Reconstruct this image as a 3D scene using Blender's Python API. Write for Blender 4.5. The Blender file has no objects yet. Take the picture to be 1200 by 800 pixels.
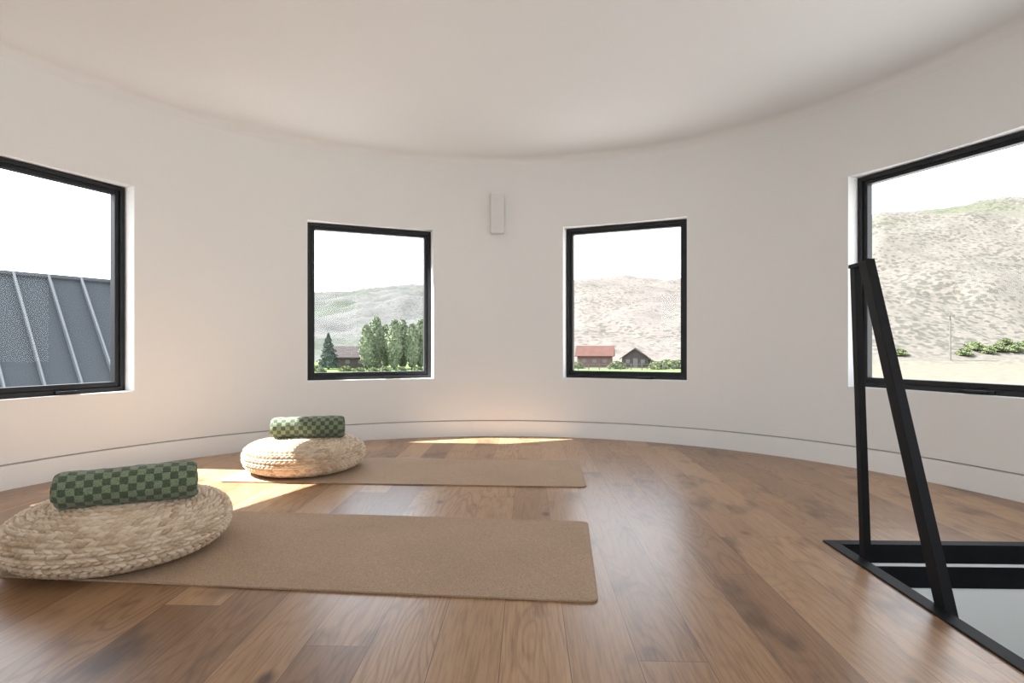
import bpy, math, random
import numpy as np
from mathutils import Vector, Matrix, noise
random.seed(7); np.random.seed(7)
scene = bpy.context.scene
coll = scene.collection
scene.view_settings.view_transform = 'Standard'
scene.view_settings.exposure = 0.08
scene.view_settings.gamma = 1.06
EX=0.62   # outdoor albedo factor

# ------------------------------------------------------------------ helpers
def link(o):
    coll.objects.link(o); return o

def mesh_obj(name, verts, faces, mat=None, smooth=False, parent=None, sharp=None):
    me = bpy.data.meshes.new(name)
    me.from_pydata([tuple(v) for v in verts], [], [tuple(f) for f in faces])
    me.update()
    if smooth:
        me.polygons.foreach_set('use_smooth', [True]*len(me.polygons))
        if sharp: me.set_sharp_from_angle(angle=math.radians(sharp))
    o = bpy.data.objects.new(name, me)
    if mat: me.materials.append(mat)
    link(o)
    if parent: o.parent = parent
    return o

def empty(name, loc=(0,0,0), rotz=0.0):
    o = bpy.data.objects.new(name, None)
    o.location = loc; o.rotation_euler = (0,0,rotz)
    o.empty_display_size = 0.1
    return link(o)

def tag(o, label=None, category=None, group=None, kind=None):
    if label: o["label"] = label
    if category: o["category"] = category
    if group: o["group"] = group
    if kind: o["kind"] = kind
    return o

class MB:
    def __init__(s): s.v=[]; s.f=[]
    def add(s, vs, fs):
        b=len(s.v); s.v += [tuple(v) for v in vs]; s.f += [tuple(i+b for i in f) for f in fs]
    def box(s, x0,x1,y0,y1,z0,z1, M=None):
        vs=[Vector((x,y,z)) for z in (z0,z1) for y in (y0,y1) for x in (x0,x1)]
        if M: vs=[M@v for v in vs]
        s.add(vs, [(0,2,3,1),(4,5,7,6),(0,1,5,4),(2,6,7,3),(0,4,6,2),(1,3,7,5)])
    def cyl(s, p0, p1, r0, r1, n=12):
        p0=Vector(p0); p1=Vector(p1); d=(p1-p0).normalized()
        a=d.orthogonal().normalized(); b=d.cross(a)
        vs=[]
        for p,r in ((p0,r0),(p1,r1)):
            for i in range(n):
                t=2*math.pi*i/n; vs.append(p+a*math.cos(t)*r+b*math.sin(t)*r)
        fs=[(i,(i+1)%n,n+(i+1)%n,n+i) for i in range(n)]
        fs.append(tuple(range(n))[::-1]); fs.append(tuple(range(n,2*n)))
        s.add(vs,fs)
    def obj(s, name, mat=None, smooth=False, parent=None, sharp=None, bevel=0, seg=2):
        o=mesh_obj(name,s.v,s.f,mat,smooth,parent,sharp)
        if bevel:
            m=o.modifiers.new('bevel','BEVEL'); m.width=bevel; m.segments=seg; m.limit_method='ANGLE'
        return o

# ------------------------------------------------------------------ materials
def new_mat(name):
    m=bpy.data.materials.new(name); m.use_nodes=True
    nt=m.node_tree; b=nt.nodes['Principled BSDF']
    return m,nt,b
def N(nt,t,**kw):
    n=nt.nodes.new(t)
    for k,v in kw.items(): setattr(n,k,v)
    return n
def L(nt,a,b): nt.links.new(a,b)
def math_n(nt,op,a,b=None,c=None):
    n=N(nt,'ShaderNodeMath',operation=op)
    for i,x in enumerate((a,b,c)):
        if x is None: continue
        if isinstance(x,(int,float)): n.inputs[i].default_value=x
        else: L(nt,x,n.inputs[i])
    return n.outputs[0]
def ramp(nt,fac,stops):
    r=N(nt,'ShaderNodeValToRGB')
    els=r.color_ramp.elements
    while len(els)<len(stops): els.new(0.5)
    for e,(p,c) in zip(els,stops):
        e.position=p; e.color=(c[0],c[1],c[2],1)
    L(nt,fac,r.inputs[0]); return r.outputs[0]
def mixc(nt,fac,a,b,mode='MIX'):
    n=N(nt,'ShaderNodeMix',data_type='RGBA',blend_type=mode)
    for i,x in ((0,fac),(6,a),(7,b)):
        if isinstance(x,(int,float)): n.inputs[i].default_value=x
        elif isinstance(x,tuple): n.inputs[i].default_value=(x[0],x[1],x[2],1)
        else: L(nt,x,n.inputs[i])
    return n.outputs[2]

def plain(name,col,rough=0.6,var=0.06,scale=6.0,bump=0.0,bscale=200.0,metal=0.0,spec=0.5):
    m,nt,b=new_mat(name)
    tc=N(nt,'ShaderNodeTexCoord')
    nz=N(nt,'ShaderNodeTexNoise'); nz.inputs['Scale'].default_value=scale
    L(nt,tc.outputs['Object'],nz.inputs['Vector'])
    c=ramp(nt,nz.outputs['Fac'],[(0.3,[x*(1-var) for x in col]),(0.7,[min(1,x*(1+var)) for x in col])])
    L(nt,c,b.inputs['Base Color'])
    b.inputs['Roughness'].default_value=rough; b.inputs['Metallic'].default_value=metal
    b.inputs['Specular IOR Level'].default_value=spec
    if bump:
        n2=N(nt,'ShaderNodeTexNoise'); n2.inputs['Scale'].default_value=bscale
        L(nt,tc.outputs['Object'],n2.inputs['Vector'])
        bp=N(nt,'ShaderNodeBump'); bp.inputs['Strength'].default_value=bump; bp.inputs['Distance'].default_value=0.002
        L(nt,n2.outputs['Fac'],bp.inputs['Height']); L(nt,bp.outputs[0],b.inputs['Normal'])
    return m
def ext(c): return tuple(x*EX for x in c)

M_wall=plain('plaster_white',(0.845,0.838,0.822),0.85,0.006,1.5,0.15,120,spec=0.2)
M_ceil=plain('ceiling_paint',(0.825,0.818,0.805),0.9,0.006,1.2,spec=0.15)
M_base=plain('baseboard_paint',(0.86,0.853,0.840),0.55,0.01,3)
M_gap=plain('shadow_gap',(0.45,0.43,0.42),0.9,0.02,3)
M_black=plain('black_metal',(0.006,0.006,0.007),0.6,0.15,30,0.05,400,spec=0.15)
M_frame=plain('window_black',(0.010,0.011,0.013),0.45,0.1,30,spec=0.3)
M_sconce=plain('sconce_white',(0.76,0.745,0.725),0.5,0.02,10)
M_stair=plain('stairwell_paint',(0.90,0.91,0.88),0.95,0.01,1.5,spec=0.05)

M_glass,nt,b=new_mat('window_glass'); nt.nodes.remove(b)
out=nt.nodes['Material Output']
tr=N(nt,'ShaderNodeBsdfTransparent'); tr.inputs[0].default_value=(0.98,0.99,0.985,1)
gl=N(nt,'ShaderNodeBsdfGlossy'); gl.inputs['Roughness'].default_value=0.0
lw=N(nt,'ShaderNodeLayerWeight'); lw.inputs[0].default_value=0.5
fac=math_n(nt,'ADD',math_n(nt,'MULTIPLY',math_n(nt,'POWER',lw.outputs['Facing'],4.0),0.30),0.008)
mx=N(nt,'ShaderNodeMixShader'); L(nt,fac,mx.inputs[0]); L(nt,tr.outputs[0],mx.inputs[1]); L(nt,gl.outputs[0],mx.inputs[2]); L(nt,mx.outputs[0],out.inputs[0])

def floor_mat():
    m,nt,b=new_mat('oak_planks')
    tc=N(nt,'ShaderNodeTexCoord'); sp=N(nt,'ShaderNodeSeparateXYZ'); L(nt,tc.outputs['Object'],sp.inputs[0])
    W=0.165; LEN=2.0
    xr=math_n(nt,'DIVIDE',math_n(nt,'ADD',sp.outputs[0],20.03),W)
    row=math_n(nt,'FLOOR',xr); fx=math_n(nt,'FRACT',xr)
    wn=N(nt,'ShaderNodeTexWhiteNoise',noise_dimensions='1D'); L(nt,row,wn.inputs['W'])
    yr=math_n(nt,'ADD',math_n(nt,'DIVIDE',math_n(nt,'ADD',sp.outputs[1],20),LEN),math_n(nt,'MULTIPLY',wn.outputs['Value'],7.3))
    col=math_n(nt,'FLOOR',yr); fy=math_n(nt,'FRACT',yr)
    cid=N(nt,'ShaderNodeCombineXYZ'); L(nt,row,cid.inputs[0]); L(nt,col,cid.inputs[1])
    w2=N(nt,'ShaderNodeTexWhiteNoise',noise_dimensions='3D'); L(nt,cid.outputs[0],w2.inputs['Vector'])
    rnd=w2.outputs['Value']
    sc=N(nt,'ShaderNodeSeparateColor'); L(nt,w2.outputs['Color'],sc.inputs[0]); rnd2=sc.outputs[1]
    gx=N(nt,'ShaderNodeCombineXYZ')
    L(nt,sp.outputs[0],gx.inputs[0]); L(nt,math_n(nt,'MULTIPLY',sp.outputs[1],0.05),gx.inputs[1]); L(nt,math_n(nt,'MULTIPLY',rnd,37.0),gx.inputs[2])
    n1=N(nt,'ShaderNodeTexNoise'); n1.inputs['Scale'].default_value=150; n1.inputs['Detail'].default_value=5; n1.inputs['Roughness'].default_value=0.6
    L(nt,gx.outputs[0],n1.inputs['Vector'])
    gx2=N(nt,'ShaderNodeCombineXYZ')
    L(nt,sp.outputs[0],gx2.inputs[0]); L(nt,math_n(nt,'MULTIPLY',sp.outputs[1],0.16),gx2.inputs[1]); L(nt,math_n(nt,'MULTIPLY',rnd,11.0),gx2.inputs[2])
    n2=N(nt,'ShaderNodeTexNoise'); n2.inputs['Scale'].default_value=6.0; n2.inputs['Detail'].default_value=2.0
    L(nt,gx2.outputs[0],n2.inputs['Vector'])
    rings=math_n(nt,'FRACT',math_n(nt,'MULTIPLY',n2.outputs['Fac'],19.0))
    rings=math_n(nt,'ABSOLUTE',math_n(nt,'SUBTRACT',rings,0.5))
    n3=N(nt,'ShaderNodeTexNoise'); n3.inputs['Scale'].default_value=5.0; n3.inputs['Detail'].default_value=3; n3.inputs['Roughness'].default_value=0.6
    gx3=N(nt,'ShaderNodeCombineXYZ'); L(nt,sp.outputs[0],gx3.inputs[0]); L(nt,math_n(nt,'MULTIPLY',sp.outputs[1],0.50),gx3.inputs[1]); L(nt,math_n(nt,'MULTIPLY',rnd,23.0),gx3.inputs[2])
    L(nt,gx3.outputs[0],n3.inputs['Vector'])
    base=ramp(nt,rnd,[(0.0,(0.215,0.112,0.054)),(0.25,(0.290,0.158,0.078)),(0.55,(0.350,0.198,0.100)),(0.85,(0.430,0.255,0.136)),(1.0,(0.250,0.132,0.064))])
    g=ramp(nt,n1.outputs['Fac'],[(0.32,(0.72,0.67,0.63)),(0.54,(1,1,1)),(0.75,(1.07,1.07,1.07))])
    c=mixc(nt,1.0,base,g,'MULTIPLY')
    rg=ramp(nt,rings,[(0.0,(0.54,0.46,0.40)),(0.26,(1,1,1))])
    fr_=math_n(nt,'ADD',0.15,math_n(nt,'MULTIPLY',rnd2,0.60))
    c=mixc(nt,fr_,c,mixc(nt,1.0,c,rg,'MULTIPLY'))
    st=ramp(nt,n3.outputs['Fac'],[(0.56,(1,1,1)),(0.70,(0.36,0.31,0.29))])
    c=mixc(nt,0.9,c,mixc(nt,1.0,c,st,'MULTIPLY'))
    # small knots
    kv=N(nt,'ShaderNodeTexVoronoi'); kv.inputs['Scale'].default_value=3.2
    gk=N(nt,'ShaderNodeCombineXYZ'); L(nt,sp.outputs[0],gk.inputs[0]); L(nt,math_n(nt,'MULTIPLY',sp.outputs[1],0.6),gk.inputs[1]); L(nt,math_n(nt,'MULTIPLY',rnd,3.0),gk.inputs[2])
    L(nt,gk.outputs[0],kv.inputs['Vector'])
    kn=ramp(nt,kv.outputs['Distance'],[(0.03,(0.25,0.18,0.15)),(0.09,(1,1,1))])
    c=mixc(nt,1.0,c,kn,'MULTIPLY')
    ex=math_n(nt,'MINIMUM',fx,math_n(nt,'SUBTRACT',1.0,fx)); ex=math_n(nt,'MULTIPLY',ex,W)
    ey=math_n(nt,'MINIMUM',fy,math_n(nt,'SUBTRACT',1.0,fy)); ey=math_n(nt,'MULTIPLY',ey,LEN)
    e=math_n(nt,'MINIMUM',ex,ey)
    seam=math_n(nt,'LESS_THAN',e,0.0009)
    c=mixc(nt,seam,c,(0.09,0.045,0.022))
    L(nt,c,b.inputs['Base Color'])
    rr=N(nt,'ShaderNodeMapRange'); rr.inputs[3].default_value=0.27; rr.inputs[4].default_value=0.37
    L(nt,n1.outputs['Fac'],rr.inputs[0]); L(nt,rr.outputs[0],b.inputs['Roughness'])
    b.inputs['Specular IOR Level'].default_value=0.40
    bp=N(nt,'ShaderNodeBump'); bp.inputs['Strength'].default_value=0.15; bp.inputs['Distance'].default_value=0.001
    hs=math_n(nt,'SUBTRACT',math_n(nt,'MULTIPLY',n1.outputs['Fac'],0.5),seam)
    L(nt,hs,bp.inputs['Height']); L(nt,bp.outputs[0],b.inputs['Normal'])
    return m
M_floor=floor_mat()

# ------------------------------------------------------------------ room
CX,CY,R=-0.13,1.97,2.68
HC=2.32; T=0.20
BASE=0.127; GR=0.1355
AX=math.radians(1.59)
def circ(th,r=R): return (CX+r*math.sin(th), CY+r*math.cos(th))
HW=10.55
windows=[ # centre deg, sill, head
 (-66.75,0.473,1.752),(-21.75,0.486,1.720),(22.45,0.490,1.742),(66.75,0.500,1.812),
 (112.0,0.48,1.74),(157.5,0.48,1.74),(-157.5,0.48,1.74)]

def build_wall():
    mb=MB()
    brk=set()
    for i,(c,s,h) in enumerate(windows): brk.add(round(c-HW,4)); brk.add(round(c+HW,4))
    degs=sorted(brk | {-180.0,180.0})
    full=[]
    for a,bb in zip(degs[:-1],degs[1:]):
        n=max(1,int(round((bb-a)/1.25)))
        for k in range(n): full.append(a+(bb-a)*k/n)
    full.append(180.0)
    def win_of(mid):
        for i,(c,s,h) in enumerate(windows):
            if c-HW<mid<c+HW: return i
        return None
    def outer(d):
        for i,(c,s,h) in enumerate(windows):
            if c-HW-1e-3<=d<=c+HW+1e-3:
                cr=math.radians(c); p=circ(math.radians(d))
                n=(math.sin(cr),math.cos(cr))
                dist=(p[0]-CX)*n[0]+(p[1]-CY)*n[1]
                add=R*math.cos(math.radians(HW))+T-dist
                return (p[0]+n[0]*add,p[1]+n[1]*add)
        return circ(math.radians(d),R+T)
    Z1=HC+0.02
    for a,bb in zip(full[:-1],full[1:]):
        pa,pb=circ(math.radians(a)),circ(math.radians(bb)); oa,ob=outer(a),outer(bb)
        ga,gb=circ(math.radians(a),R+0.016),circ(math.radians(bb),R+0.016)
        def q(p,r,z0,z1): mb.add([(p[0],p[1],z0),(r[0],r[1],z0),(r[0],r[1],z1),(p[0],p[1],z1)],[(0,1,2,3)])
        w=win_of((a+bb)/2)
        q(ga,gb,0.0,GR)
        mb.add([(ga[0],ga[1],GR),(gb[0],gb[1],GR),(pb[0],pb[1],GR),(pa[0],pa[1],GR)],[(0,1,2,3)])
        if w is None:
            q(pa,pb,GR,Z1); q(ob,oa,-3.5,Z1)
        else:
            c,s,h=windows[w]
            q(pa,pb,GR,s); q(pa,pb,h,Z1); q(ob,oa,-3.5,s); q(ob,oa,h,Z1)
            mb.add([(pa[0],pa[1],s),(pb[0],pb[1],s),(ob[0],ob[1],s),(oa[0],oa[1],s)],[(0,1,2,3)])
            mb.add([(pa[0],pa[1],h),(oa[0],oa[1],h),(ob[0],ob[1],h),(pb[0],pb[1],h)],[(0,1,2,3)])
            if abs(a-(c-HW))<1e-3: mb.add([(pa[0],pa[1],s),(oa[0],oa[1],s),(oa[0],oa[1],h),(pa[0],pa[1],h)],[(0,1,2,3)])
            if abs(bb-(c+HW))<1e-3: mb.add([(pb[0],pb[1],s),(pb[0],pb[1],h),(ob[0],ob[1],h),(ob[0],ob[1],s)],[(0,1,2,3)])
    o=mb.obj('wall_round',M_wall)
    import bmesh
    bm=bmesh.new(); bm.from_mesh(o.data); bmesh.ops.remove_doubles(bm,verts=bm.verts,dist=1e-5); bm.to_mesh(o.data); bm.free()
    o.data.polygons.foreach_set('use_smooth',[True]*len(o.data.polygons)); o.data.set_sharp_from_angle(angle=math.radians(25))
    o.data.materials.append(M_gap)
    for p in o.data.polygons:
        if p.center.z<0.14 and p.center.z>0.05 and abs(math.hypot(p.center.x-CX,p.center.y-CY)-(R+0.016))<0.006: p.material_index=1
    tag(o,kind='structure')
build_wall()

def ring_profile(name,prof,mat,n=300,smooth=True):
    v=[];f=[];m=len(prof)
    for i in range(n):
        th=2*math.pi*i/n
        for r,z in prof:
            x,y=circ(th,r); v.append((x,y,z))
    for i in range(n):
        j=(i+1)%n
        for k in range(m-1): f.append((i*m+k,j*m+k,j*m+k+1,i*m+k+1))
    return mesh_obj(name,v,f,mat,smooth,sharp=40)
bb=ring_profile('baseboard_round',[(R-0.003,0.0),(R-0.003,BASE-0.002),(R-0.001,BASE),(R+0.014,BASE),(R+0.014,0.0)],M_base)
tag(bb,kind='structure')
prof=[(0.0001,HC)]+[(R*k/6*0.95,HC) for k in range(1,7)]
rc=0.06
prof+= [(R-rc+rc*math.sin(t),HC-rc+rc*math.cos(t)) for t in np.linspace(0,math.pi/2,13)]
prof+= [(R+0.0,HC-rc-0.002)]
ce=ring_profile('ceiling',prof+[(R+0.18,HC+0.03),(0.0001,HC+0.10)],M_ceil); tag(ce,kind='structure')

ca,sa=math.cos(AX),math.sin(AX)
lcx=CX*ca-CY*sa; lcy=CX*sa+CY*ca
hx0,hx1,hy0,hy1=1.137,2.10,0.35,2.170
RF=R+0.016
xs=sorted(set([lcx-RF*math.cos(t) for t in np.linspace(0,math.pi,161)]+[hx0,hx1]))
mb=MB()
for a,b2 in zip(xs[:-1],xs[1:]):
    def yy(x):
        d=math.sqrt(max(0,RF*RF-(x-lcx)**2)); return lcy-d,lcy+d
    (a0,a1),(b0,b1)=yy(a),yy(b2)
    segs=[((a0,b0),(a1,b1))]
    if a>=hx0-1e-6 and b2<=hx1+1e-6:
        segs=[((a0,b0),(hy0,hy0)),((hy1,hy1),(a1,b1))]
    for (lo,hi) in segs:
        mb.add([(a,lo[0],0),(b2,lo[1],0),(b2,hi[1],0),(a,hi[0],0)],[(0,1,2,3)])
        mb.add([(a,lo[0],-0.16),(b2,lo[1],-0.16),(b2,hi[1],-0.16),(a,hi[0],-0.16)],[(0,3,2,1)])
fl=mb.obj('floor',M_floor); fl.rotation_euler=(0,0,-AX); tag(fl,kind='structure')

tw=0.046
def frame_ring(mb,x0,x1,y0,y1,w,z0,z1):
    mb.box(x0,x0+w,y0,y1,z0,z1); mb.box(x1-w,x1,y0,y1,z0,z1)
    mb.box(x0+w,x1-w,y1-w,y1,z0,z1); mb.box(x0+w,x1-w,y0,y0+w,z0,z1)
mb=MB()
frame_ring(mb,hx0,hx1,hy0,hy1,tw,-0.064,0.006)
frame_ring(mb,hx0,hx1,hy0,hy1,tw+0.006,-0.154,-0.074)
o=mb.obj('trim_1',M_black,bevel=0.0015); o.rotation_euler=(0,0,-AX); tag(o,kind='structure')
mb=MB(); frame_ring(mb,hx0,hx1,hy0,hy1,tw+0.003,-0.074,-0.064)  # pale strip painted in for the glint along the fascia ledge
o=mb.obj('trim_glint',M_stair); o.rotation_euler=(0,0,-AX); tag(o,kind='structure')
mb=MB()
x0,x1,y0,y1=hx0+tw,hx1-tw,hy0+tw,hy1-tw
zb=-2.75
mb.add([(x0,y0,zb),(x1,y0,zb),(x1,y1,zb),(x0,y1,zb),(x0,y0,-.15),(x1,y0,-.15),(x1,y1,-.15),(x0,y1,-.15)],
       [(0,4,5,1),(1,5,6,2),(2,6,7,3),(3,7,4,0)])
o=mb.obj('wall_stairwell',M_stair); o.rotation_euler=(0,0,-AX); tag(o,kind='structure')
mb=MB(); mb.box(x0,x1,y0,y1,zb-0.1,zb)
o=mb.obj('floor_lower',M_stair); o.rotation_euler=(0,0,-AX); tag(o,kind='structure')

# ------------------------------------------------------------------ windows
def win_ring(mb,w,h,ts,tb,tt,y0,y1,inset=0.0):
    x0,x1=-w/2+inset,w/2-inset; z0,z1=inset,h-inset
    mb.box(x0,x0+ts,y0,y1,z0,z1); mb.box(x1-ts,x1,y0,y1,z0,z1)
    mb.box(x0+ts,x1-ts,y0,y1,z0,z0+tb); mb.box(x0+ts,x1-ts,y0,y1,z1-tt,z1)
WW=2*R*math.sin(math.radians(HW))
for i,(c,s,h) in enumerate(windows):
    cr=math.radians(c); dd=R*math.cos(math.radians(HW))
    p=(CX+dd*math.sin(cr),CY+dd*math.cos(cr),s)
    e=empty('window_%d'%(i+1),p,-cr); tag(e,kind='structure')
    H=h-s; w=WW-0.004
    y0=0.085
    mb=MB(); win_ring(mb,w,H-0.002,0.026,0.026,0.026,y0,y0+0.085,0.001); mb.obj('window_frame',M_frame,parent=e,bevel=0.002)
    mb=MB(); win_ring(mb,w,H,0.026,0.032,0.026,y0+0.014,y0+0.062,0.027); mb.obj('sash',M_frame,parent=e,bevel=0.003)
    mb=MB(); gy=y0+0.038
    mb.add([(-w/2+0.045,gy,0.05),(w/2-0.045,gy,0.05),(w/2-0.045,gy,H-0.045),(-w/2+0.045,gy,H-0.045)],[(0,1,2,3)])
    g=mb.obj('glass_pane',M_glass,parent=e)
    mb=MB(); mb.box(0.10,0.24,y0-0.016,y0+0.002,0.004,0.022); mb.cyl((0.20,y0-0.012,0.014),(0.20,y0-0.028,0.016),0.008,0.008)
    mb.box(0.10,0.205,y0-0.032,y0-0.025,0.010,0.022)
    mb.obj('crank_handle',M_frame,parent=e,bevel=0.002)
    ld=bpy.data.lights.new('sky_portal','AREA'); ld.shape='RECTANGLE'; ld.size=w; ld.size_y=H
    ld.cycles.is_portal=True
    lo=bpy.data.objects.new('sky_portal',ld); link(lo)
    n=Vector((math.sin(cr),math.cos(cr),0))
    lo.location=Vector((p[0],p[1],(s+h)/2))+n*(T-0.01)
    lo.rotation_euler=(-n).to_track_quat('-Z','Y').to_euler()

# ------------------------------------------------------------------ wall sconce
sx,sy=circ(math.radians(0.2),R)
e=empty('wall_sconce',(sx,sy,1.69),0)
tag(e,"slim rectangular white wall sconce mounted between two windows","wall lamp")
mb=MB(); mb.box(-0.043,0.043,-0.012,0.004,0.02,0.31); mb.obj('backplate',M_sconce,parent=e,bevel=0.002)
mb=MB()
mb.box(-0.054,-0.049,-0.055,-0.012,0,0.328); mb.box(0.049,0.054,-0.055,-0.012,0,0.328); mb.box(-0.049,0.049,-0.055,-0.050,0,0.328)
mb.box(-0.049,0.049,-0.017,-0.012,0,0.328); mb.box(-0.049,0.049,-0.050,-0.017,0.15,0.18)
mb.obj('lamp_shade',M_sconce,parent=e,bevel=0.001)

# ------------------------------------------------------------------ stair guard
def bar(mb,p0,p1,w,d):
    p0=Vector(p0);p1=Vector(p1); z=(p1-p0).normalized(); x=Vector((1,0,0)); y=z.cross(x).normalized()
    vs=[]
    for p in (p0,p1):
        for a,b2 in ((-1,-1),(1,-1),(1,1),(-1,1)): vs.append(p+x*a*w/2+y*b2*d/2)
    mb.add(vs,[(0,3,2,1),(4,5,6,7),(0,1,5,4),(1,2,6,5),(2,3,7,6),(3,0,4,7)])
e=empty('stair_guard',(0,0,0),-AX)
tag(e,"black steel stair guard with upright post and slanted rail","railing")
gx=1.192
mb=MB(); bar(mb,(gx,1.985,-0.07),(gx,2.050,1.035),0.024,0.030); mb.obj('post',M_black,parent=e,bevel=0.0015)
mb=MB(); bar(mb,(gx,1.560,-0.15),(gx,1.985,1.050),0.032,0.044); mb.obj('slanted_rail',M_black,parent=e,bevel=0.0015)
mb=MB(); bar(mb,(gx,1.960,1.042),(gx,2.068,1.042),0.032,0.014); mb.obj('top_cap',M_black,parent=e,bevel=0.0015)

# ------------------------------------------------------------------ cork mats
def cork_mat():
    m,nt,b=new_mat('cork')
    tc=N(nt,'ShaderNodeTexCoord')
    v=N(nt,'ShaderNodeTexVoronoi'); v.inputs['Scale'].default_value=380; L(nt,tc.outputs['Object'],v.inputs['Vector'])
    c=ramp(nt,v.outputs['Color'],[(0.0,(0.17,0.102,0.060)),(0.2,(0.320,0.212,0.136)),(0.6,(0.39,0.265,0.172)),(1.0,(0.50,0.355,0.245))])
    n=N(nt,'ShaderNodeTexNoise'); n.inputs['Scale'].default_value=3; L(nt,tc.outputs['Object'],n.inputs['Vector'])
    g=ramp(nt,n.outputs['Fac'],[(0.3,(0.93,0.93,0.93)),(0.7,(1.04,1.04,1.04))])
    L(nt,mixc(nt,1.0,c,g,'MULTIPLY'),b.inputs['Base Color']); b.inputs['Roughness'].default_value=0.8
    b.inputs['Specular IOR Level'].default_value=0.2
    bp=N(nt,'ShaderNodeBump'); bp.inputs['Strength'].default_value=0.3; bp.inputs['Distance'].default_value=0.001
    L(nt,v.outputs['Distance'],bp.inputs['Height']); L(nt,bp.outputs[0],b.inputs['Normal'])
    return m
M_cork=cork_mat()
def build_mat(Lx,Wy,r=0.035,t=0.007):
    pts=[]
    for cx,cy,a0 in ((-r,-Wy/2+r,-90),(-r,Wy/2-r,0),(-Lx+r,Wy/2-r,90),(-Lx+r,-Wy/2+r,180)):
        for k in range(9):
            a=math.radians(a0+k*90/8); pts.append((cx+r*math.cos(a),cy+r*math.sin(a)))
    n=len(pts); mb=MB()
    mb.add([(x,y,0) for x,y in pts]+[(x,y,t) for x,y in pts],
           [tuple(range(n))[::-1],tuple(range(n,2*n))]+[(i,(i+1)%n,n+(i+1)%n,n+i) for i in range(n)])
    return mb
mt=build_mat(2.10,0.745).obj('yoga_mat',M_cork,bevel=0.0015)
mt.location=(0.288,1.990,0.0005); mt.rotation_euler=(0,0,math.radians(-5.4))
tag(mt,"brown cork yoga mat laid flat under the nearer woven pouf","yoga mat","cork yoga mats")
mt2=build_mat(2.03,0.69).obj('yoga_mat',M_cork,bevel=0.0015)
mt2.location=(0.418,3.290,0.0005); mt2.rotation_euler=(0,0,math.radians(-3.4))
tag(mt2,"brown cork yoga mat near the curved window wall","yoga mat","cork yoga mats")

# ------------------------------------------------------------------ woven poufs
def pouf_mesh():
    R0=0.340; Hh=0.093
    ts=np.linspace(-math.pi/2,math.pi/2,6000)
    r=R0*np.abs(np.cos(ts))**(2/3.1); z=Hh+Hh*np.sign(np.sin(ts))*np.abs(np.sin(ts))**(2/2.6)
    ds=np.concatenate([[0],np.cumsum(np.hypot(np.diff(r),np.diff(z)))])
    tot=ds[-1]; rows=int(round(tot/0.0270)); per=16
    nv=rows*per; nu=1150
    s=np.linspace(0,tot,nv+1)
    rr=np.interp(s,ds,r); zz=np.interp(s,ds,z)
    dr=np.gradient(rr); dz=np.gradient(zz); ln=np.hypot(dr,dz); nr=dz/ln; nz=-dr/ln
    th=np.linspace(0,2*math.pi,nu,endpoint=False)
    verts=np.zeros((nv+1,nu,3)); cols=np.zeros((nv+1,nu))
    for j in range(nv+1):
        row=min(rows-1,int(j//per)); fv=(j/per-row)*2-1
        mid=int((row+0.5)*per); rm=max(0.02,rr[min(mid,nv)])
        K=max(3,int(round(2*math.pi*rm/0.027)))
        rs=np.random.RandomState(row*13+5); jit=rs.rand(K)
        ph=th/(2*math.pi)*K+row*0.37
        half=0.5 if fv>0 else 0.0
        ph2=ph+0.55*abs(fv)+half
        cell=np.floor(ph2).astype(int)%K
        fr_=ph2-np.floor(ph2)
        strand=np.clip(1-(2*fr_-1)**2,0,1)**0.5
        side=max(0,1-abs(fv)**3.0)**0.5
        # each half-row leaf is a loop of rope, with a crease along the row's centre
        h=0.0175*side*(0.34+0.66*strand)*(1-0.38*math.exp(-(fv/0.14)**2))
        h=h+0.0015*(jit[cell]-0.5)*side*strand
        R_=np.maximum(rr[j]+nr[j]*h,0.0)
        verts[j,:,0]=R_*np.cos(th); verts[j,:,1]=R_*np.sin(th); verts[j,:,2]=zz[j]+nz[j]*h
        rs2=np.random.RandomState(row*31+(7 if fv>0 else 3)); cols[j]=rs2.rand(K)[cell]
    wob=0.002*np.sin(th*3+1)+0.0015*np.sin(th*5)
    verts[:,:,2]+=np.where(verts[:,:,2]>0.1,wob[None,:],0)
    verts[:,:,2]=np.maximum(verts[:,:,2],0.0)
    idx=np.arange((nv+1)*nu).reshape(nv+1,nu)
    a=idx[:-1,:]; b2=np.roll(idx,-1,axis=1)[:-1,:]; c=np.roll(idx,-1,axis=1)[1:,:]; d=idx[1:,:]
    faces=np.stack([a,b2,c,d],-1).reshape(-1,4)
    me=bpy.data.meshes.new('pouf')
    me.from_pydata(verts.reshape(-1,3).tolist(),[],faces.tolist()); me.update()
    me.polygons.foreach_set('use_smooth',[True]*len(me.polygons))
    at=me.attributes.new('strand','FLOAT','POINT'); at.data.foreach_set('value',cols.reshape(-1).astype(np.float32))
    return me
def straw_mat():
    m,nt,b=new_mat('water_hyacinth_straw')
    at=N(nt,'ShaderNodeAttribute',attribute_name='strand')
    tc=N(nt,'ShaderNodeTexCoord'); n=N(nt,'ShaderNodeTexNoise'); n.inputs['Scale'].default_value=90; n.inputs['Detail'].default_value=2
    L(nt,tc.outputs['Object'],n.inputs['Vector'])
    f=math_n(nt,'ADD',math_n(nt,'MULTIPLY',at.outputs['Fac'],0.38),math_n(nt,'MULTIPLY',n.outputs['Fac'],0.35))
    c=ramp(nt,f,[(0.12,(0.40,0.27,0.165)),(0.30,(0.57,0.435,0.300)),(0.50,(0.69,0.555,0.410)),(0.70,(0.80,0.69,0.55))])
    L(nt,c,b.inputs['Base Color']); b.inputs['Roughness'].default_value=0.55; b.inputs['Specular IOR Level'].default_value=0.25
    return m
M_straw=straw_mat()
pm=pouf_mesh(); pm.materials.append(M_straw)
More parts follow.
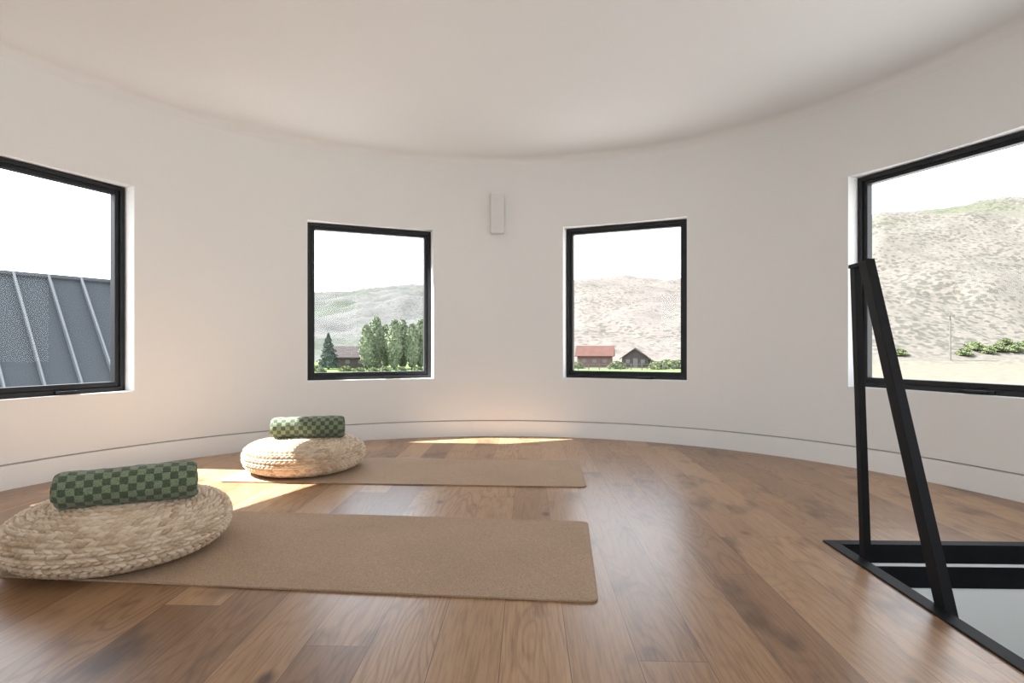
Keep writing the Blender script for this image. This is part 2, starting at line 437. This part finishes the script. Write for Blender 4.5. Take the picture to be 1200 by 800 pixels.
pf=link(bpy.data.objects.new('pouf',pm)); pf.location=(-1.420,2.030,0.0085); pf.rotation_euler=(0,0,0.4)
tag(pf,"round woven straw floor pouf on the nearer cork mat","pouf","woven straw poufs")
pf2=link(pf.copy()); pf2.location=(-1.260,3.385,0.0085); pf2.rotation_euler=(0,0,2.1)
tag(pf2,"round woven straw floor pouf by the curved window wall","pouf")

# ------------------------------------------------------------------ rolled checkered towels
def towel_mesh():
    Ln=0.41; t=0.0105; pitch=0.0112; rmax=0.071
    turns=(rmax-0.010)/pitch; A=turns*2*math.pi; ns=int(turns*44); nl=36
    pts=[];arc=0;prev=None
    v=[];f=[];uv=[]
    for i in range(ns+1):
        a=A*i/ns; r=0.010+pitch*a/(2*math.pi)-t/2
        r*=1+0.02*math.sin(a*1.0+0.6)
        c=Vector((0,math.cos(a+2.4),math.sin(a+2.4)*0.96))
        mid=c*r
        if prev is not None: arc+=(mid-prev).length
        prev=mid
        pts.append((c*(r-t/2),c*(r+t/2),arc))
    def off(i,x): return 0.006*math.sin(i*0.035)+0.003*math.sin(i*0.11)
    me=bpy.data.meshes.new('rolled_towel')
    for side in (0,1):
        for i,p in enumerate(pts):
            for k in range(nl+1):
                x=-Ln/2+Ln*k/nl
                xs_=x+(off(i,x) if abs(x)>Ln*0.45 else 0)
                q=p[side]
                end=1.0-0.14*max(0,(abs(x)/(Ln/2)-0.90)/0.10)**2*(1 if side else 0)
                big=1+0.04*math.sin(x*17+1.0)+0.025*math.sin(x*41)
                dn=0.0022*noise.noise(Vector((x*28,q.y*28,q.z*28)))
                v.append((xs_,q.y*end*big*(1+dn/0.05),q.z*end*(1+dn/0.05)*(1+0.03*math.sin(x*13)))); uv.append((x/0.0245+0.5,(p[2]-pts[-1][2])/0.0235))
    n1=(nl+1); tot=(ns+1)*n1
    for i in range(ns):
        for k in range(nl):
            a=i*n1+k
            f.append((tot+a,tot+a+1,tot+a+n1+1,tot+a+n1)); f.append((a,a+n1,a+n1+1,a+1))
        for k in (0,nl):
            a=i*n1+k; f.append((a,tot+a,tot+a+n1,a+n1) if k==0 else (a,a+n1,tot+a+n1,tot+a))
    for i in (0,ns):
        for k in range(nl):
            a=i*n1+k; f.append((a,a+1,tot+a+1,tot+a))
    me.from_pydata(v,[],f); me.update()
    me.polygons.foreach_set('use_smooth',[True]*len(me.polygons)); me.set_sharp_from_angle(angle=math.radians(50))
    ul=me.uv_layers.new(name='UVMap')
    li=np.zeros(len(me.loops),dtype=np.int32); me.loops.foreach_get('vertex_index',li)
    ul.data.foreach_set('uv',np.array(uv,dtype=np.float32)[li].reshape(-1))
    return me,rmax
def towel_mat():
    m,nt,b=new_mat('green_check_terry')
    u=N(nt,'ShaderNodeTexCoord'); ck=N(nt,'ShaderNodeTexChecker'); ck.inputs['Scale'].default_value=1.0
    nz=N(nt,'ShaderNodeTexNoise'); nz.inputs['Scale'].default_value=1.6; nz.inputs['Detail'].default_value=3; L(nt,u.outputs['UV'],nz.inputs['Vector'])
    ad=N(nt,'ShaderNodeVectorMath',operation='MULTIPLY_ADD'); ad.inputs[1].default_value=(0.32,0.32,0); L(nt,nz.outputs['Color'],ad.inputs[0]); L(nt,u.outputs['UV'],ad.inputs[2])
    L(nt,ad.outputs[0],ck.inputs['Vector'])
    ck.inputs['Color1'].default_value=(0.070,0.098,0.060,1); ck.inputs['Color2'].default_value=(0.195,0.235,0.145,1)
    n=N(nt,'ShaderNodeTexNoise'); n.inputs['Scale'].default_value=260; n.inputs['Detail'].default_value=2; L(nt,u.outputs['Object'],n.inputs['Vector'])
    g=ramp(nt,n.outputs['Fac'],[(0.3,(0.65,0.65,0.65)),(0.7,(1.3,1.3,1.3))])
    L(nt,mixc(nt,1.0,ck.outputs[0],g,'MULTIPLY'),b.inputs['Base Color']); b.inputs['Roughness'].default_value=0.95
    b.inputs['Specular IOR Level'].default_value=0.1; b.inputs['Sheen Weight'].default_value=0.25
    bp=N(nt,'ShaderNodeBump'); bp.inputs['Strength'].default_value=0.9; bp.inputs['Distance'].default_value=0.003
    L(nt,n.outputs['Fac'],bp.inputs['Height']); L(nt,bp.outputs[0],b.inputs['Normal'])
    return m
tm,tr_=towel_mesh(); tm.materials.append(towel_mat())
TZ=0.0085+0.197
tw1=link(bpy.data.objects.new('rolled_towel',tm)); tw1.location=(-1.345,1.945,TZ+tr_*0.90); tw1.rotation_euler=(0.0,0,math.radians(27))
tag(tw1,"rolled green checkered towel resting on the nearer straw pouf","towel","rolled checkered towels")
tw2=link(tw1.copy()); tw2.location=(-1.225,3.33,TZ+tr_*0.90); tw2.rotation_euler=(0.0,0,math.radians(10))
tag(tw2,"rolled green checkered towel on the pouf by the wall","towel")

# ------------------------------------------------------------------ exterior
GZ=-3.5
def interp(x,pts):
    return float(np.interp(x,[p[0] for p in pts],[p[1] for p in pts]))
E_pts=[(-2.2,30),(-0.95,45),(-0.6,52),(-0.37,60),(-0.28,64),(-0.2,69),(-0.14,70),(0.0,74),(0.12,77),(0.2,78),(0.31,76),(0.45,95),(0.66,157),(0.75,160),(0.85,168),(0.95,176),(1.4,190),(2.4,160)]
Yc_pts=[(-2.2,900),(-0.1,900),(0.12,460),(0.35,430),(0.66,300),(2.4,300)]
Yb_pts=[(-2.2,150),(-0.1,150),(0.12,122),(0.5,125),(0.7,128),(2.4,128)]
def ss(t): t=max(0,min(1,t)); return t*t*(3-2*t)
def terr(b,Y):
    E=interp(b,E_pts)/650; Yc=interp(b,Yc_pts); Yb=interp(b,Yb_pts); zc=0.75+E*Yc
    X=b*Y
    if Y<=Yb: z=GZ
    elif Y<=Yc:
        t=(Y-Yb)/(Yc-Yb)
        t2=0.55*ss(t)+0.45*t
        z=GZ+(zc-GZ)*t2
        a=math.sin(math.pi*min(1,t))**0.7*(zc-GZ)*0.12
        z+=a*noise.fractal(Vector((X/70,Y/70,0.3)),1.0,2.0,5)
    else:
        z=zc-(Y-Yc)*0.12
    if Y>Yb: z+=0.0055*Y*noise.fractal(Vector((X/18,Y/18,4.0)),0.9,2.0,5)*min(1,(Y-Yb)/30)
    return z
bs=np.linspace(-2.2,2.4,420); ys=np.concatenate([np.linspace(3,110,14),np.geomspace(116,1100,190)])
v=[];f=[];vc=[]
for Y in ys:
    for b_ in bs:
        z=terr(b_,Y); v.append((b_*Y,Y,z))
        Yb=interp(b_,Yb_pts)
        pink=np.array((0.143,0.124,0.110)); green=np.array((0.060,0.076,0.052)); lawn=np.array((0.125,0.180,0.060)); field=np.array((0.142,0.130,0.100))
        if Y<=Yb+4:
            k=ss((b_-0.35)/0.2); c=lawn*(1-k)+field*k
            if b_>0.1: k2=ss((Y-95)/20)*(1-k); c=c*(1-k2)+np.array((0.11,0.105,0.070))*k2
            k_bounce=1-ss((Y-50)/12); c=c*(1-k_bounce)+np.array((0.60,0.59,0.57))*k_bounce  # nearest ground, out of view, paled to bounce light in through the windows
        else:
            k=ss((b_+0.02)/0.1)
            far=np.array((0.110,0.108,0.102))
            c=far*(1-k)+pink*k
            k3=ss((b_-0.45)/0.2); c=c*(1-k3)+np.array((0.134,0.120,0.102))*k3
            if b_<0: 
                q=ss((noise.noise(Vector((b_*Y/60,Y/60,1)))+0.1)*4); c=c*(1-0.6*q)+green*0.6*q
            if b_>0.45:
                q=ss((noise.noise(Vector((b_*Y/35,Y/35,7)))+0.1)*3)*ss((Y-230)/60); c=c*(1-0.6*q)+np.array((0.075,0.090,0.045))*0.6*q
        vc.append((*(c*EX),1))
nb=len(bs)
for j in range(len(ys)-1):
    for i in range(nb-1):
        a=j*nb+i; f.append((a,a+1,a+nb+1,a+nb))
def terr_mat():
    m,nt,b=new_mat('sage_hillside')
    at=N(nt,'ShaderNodeAttribute',attribute_name='zone')
    tc=N(nt,'ShaderNodeTexCoord')
    n=N(nt,'ShaderNodeTexVoronoi'); n.inputs['Scale'].default_value=0.50; n.inputs['Randomness'].default_value=1.0; L(nt,tc.outputs['Object'],n.inputs['Vector'])
    n4=N(nt,'ShaderNodeTexNoise'); n4.inputs['Scale'].default_value=0.9; n4.inputs['Detail'].default_value=3; L(nt,tc.outputs['Object'],n4.inputs['Vector'])
    n2=N(nt,'ShaderNodeTexNoise'); n2.inputs['Scale'].default_value=0.03; n2.inputs['Detail'].default_value=4; L(nt,tc.outputs['Object'],n2.inputs['Vector'])
    sp=N(nt,'ShaderNodeSeparateXYZ'); L(nt,tc.outputs['Object'],sp.inputs[0])
    up=N(nt,'ShaderNodeMapRange'); up.inputs[1].default_value=-3.0; up.inputs[2].default_value=0.0; L(nt,sp.outputs[2],up.inputs[0])
    thr=math_n(nt,'ADD',0.02,math_n(nt,'MULTIPLY',n2.outputs['Fac'],0.76))
    d=math_n(nt,'ADD',n.outputs['Distance'],math_n(nt,'MULTIPLY',math_n(nt,'SUBTRACT',n4.outputs['Fac'],0.5),0.5))
    spk=math_n(nt,'LESS_THAN',d,thr)
    k=math_n(nt,'MULTIPLY',spk,math_n(nt,'MULTIPLY',up.outputs[0],0.60))
    c=mixc(nt,k,at.outputs['Color'],(0.050*EX,0.054*EX,0.040*EX))
    g=ramp(nt,n4.outputs['Fac'],[(0.3,(0.8,0.8,0.8)),(0.7,(1.2,1.2,1.2))])
    c=mixc(nt,1.0,c,g,'MULTIPLY')
    L(nt,c,b.inputs['Base Color']); b.inputs['Roughness'].default_value=0.95; b.inputs['Specular IOR Level'].default_value=0.05
    return m
me=bpy.data.meshes.new('hillside'); me.from_pydata(v,[],f); me.update()
me.polygons.foreach_set('use_smooth',[True]*len(me.polygons))
ca_=me.color_attributes.new('zone','FLOAT_COLOR','POINT'); ca_.data.foreach_set('color',np.array(vc,dtype=np.float32).reshape(-1))
me.materials.append(terr_mat())
hs=link(bpy.data.objects.new('hillside',me)); tag(hs,"dry sage-covered valley floor and hills outside the windows","hills",kind='stuff')
M_bounce=plain('bounce_ground',(0.36,0.355,0.34),0.95,0.1,3)  # unseen ground made pale to throw light up onto the ceiling
mb=MB(); mb.add([(-400,-300,GZ-0.05),(400,-300,GZ-0.05),(400,4,GZ-0.05),(-400,4,GZ-0.05)],[(0,1,2,3)])
o=mb.obj('bounce_yard',M_bounce); tag(o,"flat unseen ground around the house, made pale to bounce light indoors","ground",kind='stuff')

def leaf_mat(name,c1,c2):
    m,nt,b=new_mat(name)
    tc=N(nt,'ShaderNodeTexCoord'); n=N(nt,'ShaderNodeTexNoise'); n.inputs['Scale'].default_value=1.6; n.inputs['Detail'].default_value=4; L(nt,tc.outputs['Object'],n.inputs['Vector'])
    L(nt,ramp(nt,n.outputs['Fac'],[(0.35,ext(c1)),(0.65,ext(c2))]),b.inputs['Base Color']); b.inputs['Roughness'].default_value=0.8; b.inputs['Specular IOR Level'].default_value=0.1
    return m
M_pop=leaf_mat('poplar_leaves',(0.160,0.195,0.120),(0.280,0.325,0.205))
M_ever=leaf_mat('spruce_needles',(0.055,0.080,0.064),(0.105,0.138,0.105))
M_bush=leaf_mat('bush_leaves',(0.110,0.140,0.062),(0.180,0.215,0.100))
M_bark=plain('bark',(0.05,0.04,0.03),0.9,0.2,4)
def crown(name,H,Rm,prof,n,leaf,mat,z0=0.0):
    mb=MB(); rs=random.Random(n)
    for _ in range(n):
        u=rs.random(); r=Rm*prof(u)*(0.55+0.45*rs.random()); a=rs.random()*2*math.pi
        r*=1+0.18*math.sin(3*a+u*9)
        c=Vector((r*math.cos(a),r*math.sin(a),z0+u*H))
        d=Vector((rs.gauss(0,1),rs.gauss(0,1),rs.gauss(0,1))).normalized(); e1=d.orthogonal().normalized()*leaf*(0.6+rs.random()*0.8); e2=d.cross(e1.normalized())*leaf*(0.6+rs.random()*0.8)
        mb.add([c-e1,c+e2*0.6,c+e1,c-e2*0.6],[(0,1,2,3)])
    seg=14; rings=12; vs=[]
    for i in range(rings+1):
        u=i/rings
        for k in range(seg):
            a=2*math.pi*k/seg; r=Rm*prof(u)*0.72*(1+0.2*math.sin(3*a+u*9)+0.15*math.sin(5*a-u*20)); vs.append((r*math.cos(a),r*math.sin(a),z0+u*H))
    fs=[(i*seg+k,i*seg+(k+1)%seg,(i+1)*seg+(k+1)%seg,(i+1)*seg+k) for i in range(rings) for k in range(seg)]
    mb.add(vs,fs)
    me=bpy.data.meshes.new(name); me.from_pydata(mb.v,[],mb.f); me.update(); me.materials.append(mat); return me
popc=crown('crown',8.6,1.45,lambda u: math.sin(math.pi*min(1,u*0.93+0.05))**0.6,2200,0.20,M_pop,0.5)
evc=crown('crown',6.9,2.5,lambda u:(1-u)**0.85*(0.85+0.15*math.sin(u*40)),2600,0.20,M_ever,0.3)
buc=crown('foliage',1.0,1.0,lambda u: math.sqrt(max(0,1-u**2.2)),900,0.11,M_bush,0.0)
def trunk_mesh(h,r):
    mb=MB(); mb.cyl((0,0,-0.3),(0,0,h),r,r*0.5,10)
    me=bpy.data.meshes.new('trunk'); me.from_pydata(mb.v,[],mb.f); me.update(); me.materials.append(M_bark); return me
tk=trunk_mesh(5,0.22)
def pos(b_,Y): return (b_*Y,Y,terr(b_,Y))
def tree(name,b_,Y,crown_me,s,sx,label,cat,group=None):
    e=empty(name,pos(b_,Y),random.random()*6); e.scale=(sx,sx,s)
    for nm,mm in (('crown',crown_me),('trunk',tk)):
        o=link(bpy.data.objects.new(nm,mm)); o.parent=e
    tag(e,label,cat,group); return e
for b_,Y,s in ((-0.262,101,0.90),(-0.245,104,1.08),(-0.228,108,0.94),(-0.212,102,1.02),(-0.197,106,1.03),(-0.180,103,0.93),(-0.164,107,1.05)):
    tree('poplar_tree',b_,Y,popc,s,s*1.05,"leafy green poplar tree standing in a row in the valley","tree","row of poplar trees")
tree('spruce_tree',-0.331,104,evc,0.93,0.95,"dark conical spruce tree beside a farmhouse","tree")
bl=[(-0.36,96,1.1),(-0.345,92,0.8),(-0.30,95,1.0),(-0.275,90,0.9),(-0.25,93,0.8),(-0.23,91,1.0),(-0.20,94,0.9),(-0.17,92,1.0),(-0.15,95,0.8),
    (0.115,108,1.3),(0.19,106,1.5),(0.262,104,1.5),(0.28,107,1.8),(0.30,112,1.6),(0.315,106,1.4),(0.245,116,1.7),
    (0.70,136,1.6),(0.815,136,1.7),(0.835,139,2.0),(0.855,137,1.6),(0.875,138,1.8),(0.89,141,1.5),(0.905,137,1.8),(0.925,140,1.5)]
for i,(b_,Y,s) in enumerate(bl):
    o=link(bpy.data.objects.new('bush',buc)); o.location=pos(b_,Y); o.scale=(s*1.25,s,s*0.95); o.rotation_euler=(0,0,random.random()*6)
    tag(o,"rounded green bush growing on the valley floor","bush","valley bushes")

def building(name,b_,Y,w,d,hw,hr,rot,mw,mr,label,cat):
    e=empty(name,pos(b_,Y),rot); tag(e,label,cat)
    mb=MB(); mb.box(-w/2,w/2,-d/2,d/2,-0.02,hw)
    mb.add([(-w/2,-d/2,hw),(w/2,-d/2,hw),(0,-d/2,hr-0.1)],[(0,1,2)]); mb.add([(-w/2,d/2,hw),(w/2,d/2,hw),(0,d/2,hr-0.1)],[(2,1,0)])
    mb.obj('walls',mw,parent=e)
    mb=MB(); ov=0.5; sl=(hr-hw)/(w/2)
    for sgn in (-1,1):
        p=[(0,-d/2-ov,hr),(sgn*(w/2+ov),-d/2-ov,hw-sl*ov),(sgn*(w/2+ov),d/2+ov,hw-sl*ov),(0,d/2+ov,hr)]
        mb.add(p+[(x,y,z+0.15) for x,y,z in p],[(0,1,2,3),(4,7,6,5),(0,4,5,1),(1,5,6,2),(2,6,7,3),(3,7,4,0)])
    mb.obj('roof',mr,parent=e)
    def win(*a):
        m2=MB(); m2.box(*a); m2.obj('window',M_pale,parent=e)
    for k in (-0.28,0.28):
        win(w*k-0.4,w*k+0.4,-d/2-0.05,-d/2+0.02,0.9,1.7)
    for k in (-0.3,0.0,0.3):
        win(-w/2-0.05,-w/2+0.02,d*k-0.45,d*k+0.45,0.9,1.7); win(w/2-0.02,w/2+0.05,d*k-0.45,d*k+0.45,0.9,1.7)
    mb=MB(); mb.box(-0.45,0.45,-d/2-0.05,-d/2+0.02,0,1.9); mb.obj('door',M_pale,parent=e)
    return e
M_pale=plain('pale_trim',ext((0.14,0.135,0.13)),0.6)
M_brown=plain('brown_siding',ext((0.060,0.042,0.036)),0.8,0.15,1)
M_redw=plain('red_siding',ext((0.15,0.080,0.066)),0.8,0.15,1)
M_rroof=plain('red_roof',ext((0.100,0.052,0.042)),0.85,0.1,1,spec=0.05)
M_droof=plain('dark_roof',ext((0.055,0.047,0.044)),0.85,0.1,1,spec=0.05)
M_wood=plain('grey_wood',ext((0.13,0.12,0.10)),0.8,0.15,1)
building('farmhouse',-0.283,112,6.5,9,2.3,4.2,math.radians(80),M_brown,M_droof,"dark brown gabled farmhouse among trees","house")
building('barn',0.150,117,6.0,7,2.5,4.3,math.radians(78),M_redw,M_rroof,"red barn with weathered red roof at the hill's foot","barn")
building('cabin',0.222,114,5.2,6,2.0,3.9,math.radians(-12),M_brown,M_droof,"dark brown gabled log cabin in the valley","cabin")
mb=MB()
p0=Vector(pos(0.10,101)); p1=Vector(pos(0.33,101)); n=12
for i in range(n+1):
    p=p0.lerp(p1,i/n); mb.box(p.x-0.07,p.x+0.07,p.y-0.07,p.y+0.07,p.z-0.02,p.z+1.2)
for z in (0.5,1.0): mb.box(p0.x,p1.x,p0.y-0.03,p0.y+0.03,GZ+z-0.06,GZ+z+0.06)
o=mb.obj('rail_fence',M_wood); tag(o,"weathered wooden rail fence crossing the valley floor","fence")
e=empty('utility_pole',pos(0.790,132),0); tag(e,"tall weathered wooden utility pole at the foot of the hill","utility pole")
mb=MB(); mb.cyl((0,0,-0.5),(0,0,11.2),0.20,0.13,10); mb.obj('pole',M_wood,parent=e)
mb=MB(); mb.box(-1.0,1.0,-0.08,0.08,10.4,10.6); mb.obj('crossarm',M_wood,parent=e)

# neighbouring metal roof
M_metal=plain('standing_seam_metal',(0.036,0.040,0.044),0.7,0.03,1,metal=0.0,spec=0.12)
M_seam=plain('seam_metal',(0.11,0.117,0.125),0.6,0.03,1,metal=0.0,spec=0.2)
M_side=plain('dark_siding',(0.04,0.04,0.04),0.8,0.1,2)
o0=Vector((-6.46,7.0,1.676)); rd=Vector((0.56,0.83,0)).normalized(); dn=Vector((0.83,-0.56,0)).normalized(); sl=1.25
e=empty('outbuilding',(o0.x,o0.y,GZ),0); tag(e,"neighbouring wing with dark grey standing-seam metal roof","building")
def P(s,t,h=0.0):
    dvec=(dn-Vector((0,0,sl))).normalized(); nrm=(dn*sl+Vector((0,0,1))).normalized()
    return o0+rd*s+dvec*t+nrm*h-Vector((o0.x,o0.y,GZ))
mb=MB(); S0,S1,TL=-6.0,2.1,3.6
def slab(s0,s1,t0,t1,h0,h1):
    vs=[P(s,t,h) for h in (h0,h1) for t in (t0,t1) for s in (s0,s1)]
    mb.add(vs,[(0,2,3,1),(4,5,7,6),(0,1,5,4),(2,6,7,3),(0,4,6,2),(1,3,7,5)])
slab(S0,S1,0,TL,-0.05,0)
slab(S0,S1,-0.02,0.035,0.0,0.04)
def PR(s,t): return o0+rd*s-dn*t*0.62-Vector((0,0,0.78*t))-Vector((o0.x,o0.y,GZ))
mb.add([PR(S0,0),PR(S1,0),PR(S1,TL),PR(S0,TL)],[(0,1,2,3)])
nbase=len(mb.f)
s=S0
while s<=S1+0.01:
    slab(s-0.011,s+0.011,0,TL,0,0.055); s+=0.36
ro=mb.obj('metal_roof',M_metal,parent=e); ro.data.materials.append(M_seam)
for i,p in enumerate(ro.data.polygons):
    if i>=nbase: p.material_index=1
mb=MB()
a=[P(S0,TL),P(S1,TL),PR(S1,TL),PR(S0,TL)]
vs=[Vector((p.x,p.y,0)) for p in a]+a+[P(S0,0,-0.03),P(S1,0,-0.03)]
mb.add(vs,[(0,1,5,4),(1,2,6,9,5),(2,3,7,6),(3,0,4,8,7)])
mb.obj('walls',M_side,parent=e)

# ------------------------------------------------------------------ light
w=bpy.data.worlds.new('sky'); scene.world=w; w.use_nodes=True; nt=w.node_tree
bg=nt.nodes['Background']
tc=N(nt,'ShaderNodeTexCoord'); sp=N(nt,'ShaderNodeSeparateXYZ'); L(nt,tc.outputs['Generated'],sp.inputs[0])
gr=ramp(nt,sp.outputs[2],[(0.0,(1.0,1.0,1.0)),(0.15,(0.90,0.95,1.0)),(0.6,(0.66,0.80,1.0))])
nz=N(nt,'ShaderNodeTexNoise'); nz.inputs['Scale'].default_value=3.5; nz.inputs['Detail'].default_value=5; L(nt,tc.outputs['Generated'],nz.inputs['Vector'])
cl=ramp(nt,nz.outputs['Fac'],[(0.45,(0,0,0)),(0.62,(1,1,1))])
c=mixc(nt,cl,gr,(1.0,0.99,0.98))
L(nt,c,bg.inputs[0]); bg.inputs[1].default_value=4.3
sd=bpy.data.lights.new('sun','SUN'); sd.energy=31; sd.angle=math.radians(0.5); sd.color=(1.0,0.985,0.975)
so=link(bpy.data.objects.new('sun',sd))
el=math.radians(47); az=math.radians(-5)
dirv=Vector((math.cos(el)*math.cos(az),math.cos(el)*math.sin(az),-math.sin(el)))
so.rotation_euler=dirv.to_track_quat('-Z','Y').to_euler()

# ------------------------------------------------------------------ camera
cd=bpy.data.cameras.new('camera'); cam=link(bpy.data.objects.new('camera',cd)); scene.camera=cam
cam.location=(0,0,0.75); cam.rotation_euler=(math.radians(90),0,0)
cd.sensor_width=36; cd.lens=19.5; cd.shift_y=0.005; cd.clip_start=0.02; cd.clip_end=3000
